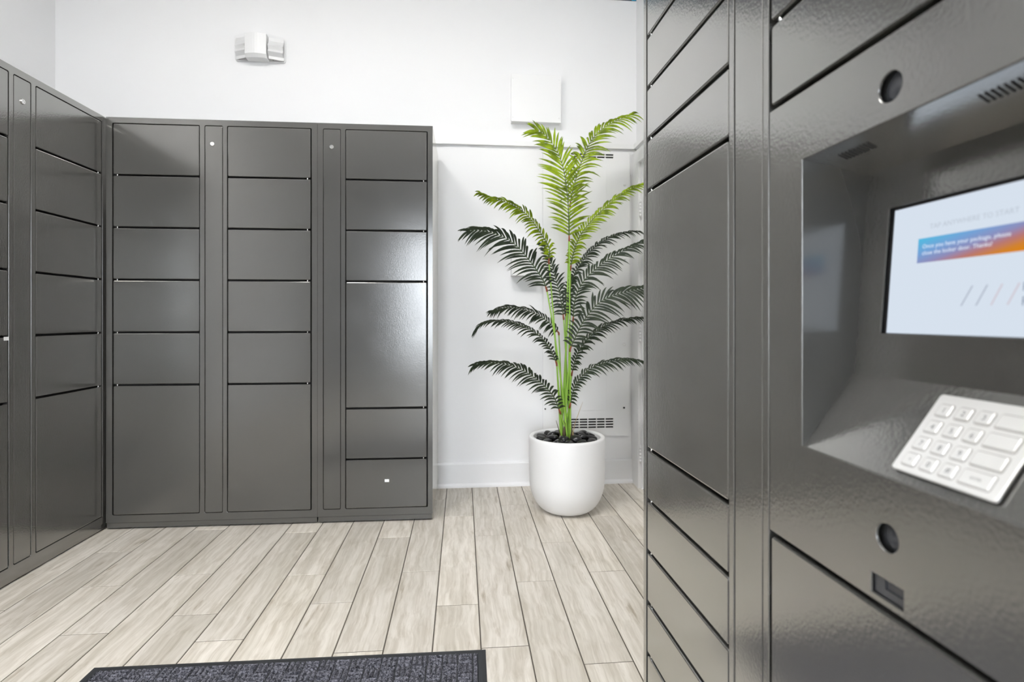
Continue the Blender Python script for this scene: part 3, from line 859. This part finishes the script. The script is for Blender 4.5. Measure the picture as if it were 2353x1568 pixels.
def leaflet(mb, P, d, side_n, L, w, droop, rr):
    """Folded, tapering strip from P along d with the blade normal side_n."""
    n = 6
    loops = []
    for k in range(n + 1):
        u = k / n
        p = P + d * (L * u) + Vector((0, 0, -1)) * (droop * L * u * u)
        tan = (d + Vector((0, 0, -1)) * (2 * droop * u)).normalized()
        b = tan.cross(side_n).normalized()
        ww = w * (0.35 + 0.65 * math.sin(math.pi * min(1, u * 1.6 + .12) / 2)) * (1 - max(0, u - .45) / .55) ** 0.8
        nn = b.cross(tan)
        loops.append([p - b * ww + nn * (ww * .45), p, p + b * ww + nn * (ww * .45)])
    vs = [q for l in loops for q in l]; fs = []
    for k in range(n):
        for i in range(2):
            fs.append((k * 3 + i, k * 3 + i + 1, (k + 1) * 3 + i + 1, (k + 1) * 3 + i))
    mb.add(vs, fs, True)

palm = empty('areca_palm', (PX, PY, .36))
tag(palm, 'artificial areca palm with feathery green fronds in white planter', 'plant')
inv = Matrix.Translation((-PX, -PY, -.36))
rl = random.Random(5)
for fi, (pts, roll, Lm, mt) in enumerate(FRONDS):
    rach, length = spline(pts, 60)
    fd = MB(); fd.tube([inv @ p for p in rach[::2]], [.0030 - .0024 * k / 29 for k in range(30)], 6)
    fo = fd.build('frond', 'rachis', palm)
    # cane from the pot to the joint
    a = 2 * math.pi * fi / len(FRONDS)
    base = Vector((PX - .006 + .026 * math.cos(a * 4), PY + .022 * math.sin(a * 4), .335))
    j = rach[0]
    mid = base.lerp(j, .5); dirj = (rach[2] - rach[0]).normalized()
    c1 = Vector((base.x * .7 + j.x * .3, base.y * .7 + j.y * .3, base.z + (j.z - base.z) * .5))
    cane = []
    for k in range(15):
        u = k / 14; cane.append(base * (1 - u) ** 2 + c1 * (2 * u * (1 - u)) + j * (u * u))
    MB().tube([inv @ p for p in cane], [.0056 - .0022 * k / 14 for k in range(15)], 8).build('cane', 'cane', fo)
    q0 = cane[-2]; dj = (cane[-1] - cane[-2]).normalized()
    MB().tube([inv @ (j - dj * .016), inv @ (j - dj * .004), inv @ (j + dirj * .016)], [.0046, .0052, .0034], 8).build('sheath_joint', 'joint', fo)
    # leaflets
    lf = MB()
    n = int(length / (.0185 if roll > 40 else .0155))
    start = .03
    for k in range(n):
        s = start + (1 - start) * k / (n - 1)
        idx = min(57, int(s * 59)); P = rach[idx].lerp(rach[idx + 1], s * 59 - idx if s * 59 - idx < 1 else 1)
        Tn = (rach[min(idx + 2, 59)] - rach[max(idx - 2, 0)]).normalized()
        Yv = Vector((0, 1, 0)); Nv = Tn.cross(Yv).normalized(); Yp = Nv.cross(Tn).normalized()
        B = Yp * math.cos(R(roll)) + Nv * math.sin(R(roll))
        up_n = B.cross(Tn).normalized()
        if up_n.z < 0: up_n = -up_n
        env = (.62 + .38 * math.sin(math.pi * min(1, s / .45) / 2)) * (1 - max(0, s - .5) / .5 * .52)
        for sd in (-1, 1):
            L = Lm * 1.12 * env * rl.uniform(.86, 1.08)
            ang = R(58 - 34 * s + rl.uniform(-6, 6))
            d = (Tn * math.cos(ang) + B * (sd * math.sin(ang)) + up_n * rl.uniform(-.02, .16)).normalized()
            leaflet(lf, inv @ P, d, up_n, L, rl.uniform(.0060, .0076), rl.uniform(.3, .62) * (.55 if roll > 80 else 1.0), rl)
    tag(lf.build('leaflets', 'leaf_' + mt, fo), kind='stuff')
# husks at the foot of the canes
def husk(name, pts, r0, mat):
    MB().tube([inv @ Vector(p) for p in pts], [r0 * (1 - .8 * k / (len(pts) - 1)) for k in range(len(pts))], 6).build(name, mat, palm)
husk('husk', [(PX - .018, PY - .03, .365), (PX - .02, PY - .03, .42), (PX - .014, PY - .025, .475)], .014, 'husk')
husk('husk', [(PX + .012, PY - .03, .365), (PX + .022, PY - .03, .43), (PX + .024, PY - .02, .47)], .006, 'husk')
husk('husk', [(PX - .03, PY - .02, .365), (PX - .046, PY - .02, .43), (PX - .062, PY - .02, .483)], .004, 'husk')
husk('husk', [(PX + .02, PY - .01, .37), (PX + .045, PY - .01, .47), (PX + .085, PY - .01, .578)], .0028, 'straw')
husk('husk', [(PX - .038, PY - .05, .365), (PX - .046, PY - .05, .412)], .0045, 'straw')
husk('husk', [(PX + .024, PY - .045, .365), (PX + .026, PY - .045, .43)], .0035, 'straw')

# ------------------------------------------------------------------ entrance mat
t = empty('entrance_mat', (-.509, 1.275, 0), R(-.8)); tag(t, 'dark grey ribbed entrance mat with black rubber border', 'mat')
W, D, B_ = 1.150, .850, .026
mb = MB()
def rect(ins, z): return [(-W / 2 + ins, -D / 2 + ins, z), (W / 2 - ins, -D / 2 + ins, z), (W / 2 - ins, D / 2 - ins, z), (-W / 2 + ins, D / 2 - ins, z)]
mb.loops([rect(0, .0006), rect(0.001, .0022), rect(.012, .0058), rect(B_ - .002, .0064), rect(B_, .0035)], True, True)
mb.build('rubber_border', 'rubber', t)
nx, ny = 600, 130
x0, x1, y0, y1 = -W / 2 + B_ + .001, W / 2 - B_ - .001, D / 2 - B_ - .24, D / 2 - B_ - .001
vs_ = []; rc = random.Random(3); cell = .045
for jy in range(ny):
    for ix in range(nx):
        x = x0 + (x1 - x0) * ix / (nx - 1); y = y0 + (y1 - y0) * jy / (ny - 1)
        cxi, cyi = int((x + 5) / cell), int((y + 5) / cell)
        u = ((x + 5) / cell - cxi); v = ((y + 5) / cell - cyi)
        wv = u if (cxi + cyi) % 2 == 0 else v
        hgt = abs(math.sin(math.pi * 3 * wv)) ** .7 * (1 if .05 < (v if wv == u else u) < .95 else .2)
        vs_.append((x, y, .0012 + .0090 * hgt + rc.uniform(-.0006, .0006)))
fs_ = [(jy * nx + ix, jy * nx + ix + 1, (jy + 1) * nx + ix + 1, (jy + 1) * nx + ix) for jy in range(ny - 1) for ix in range(nx - 1)]
MB().add(vs_, fs_, False).build('carpet_pile', 'carpet', t)['kind'] = 'stuff'
mb = MB().box(x0, x1, -D / 2 + B_ + .001, y0, .003, .0068); mb.build('carpet_base', 'carpet', t)
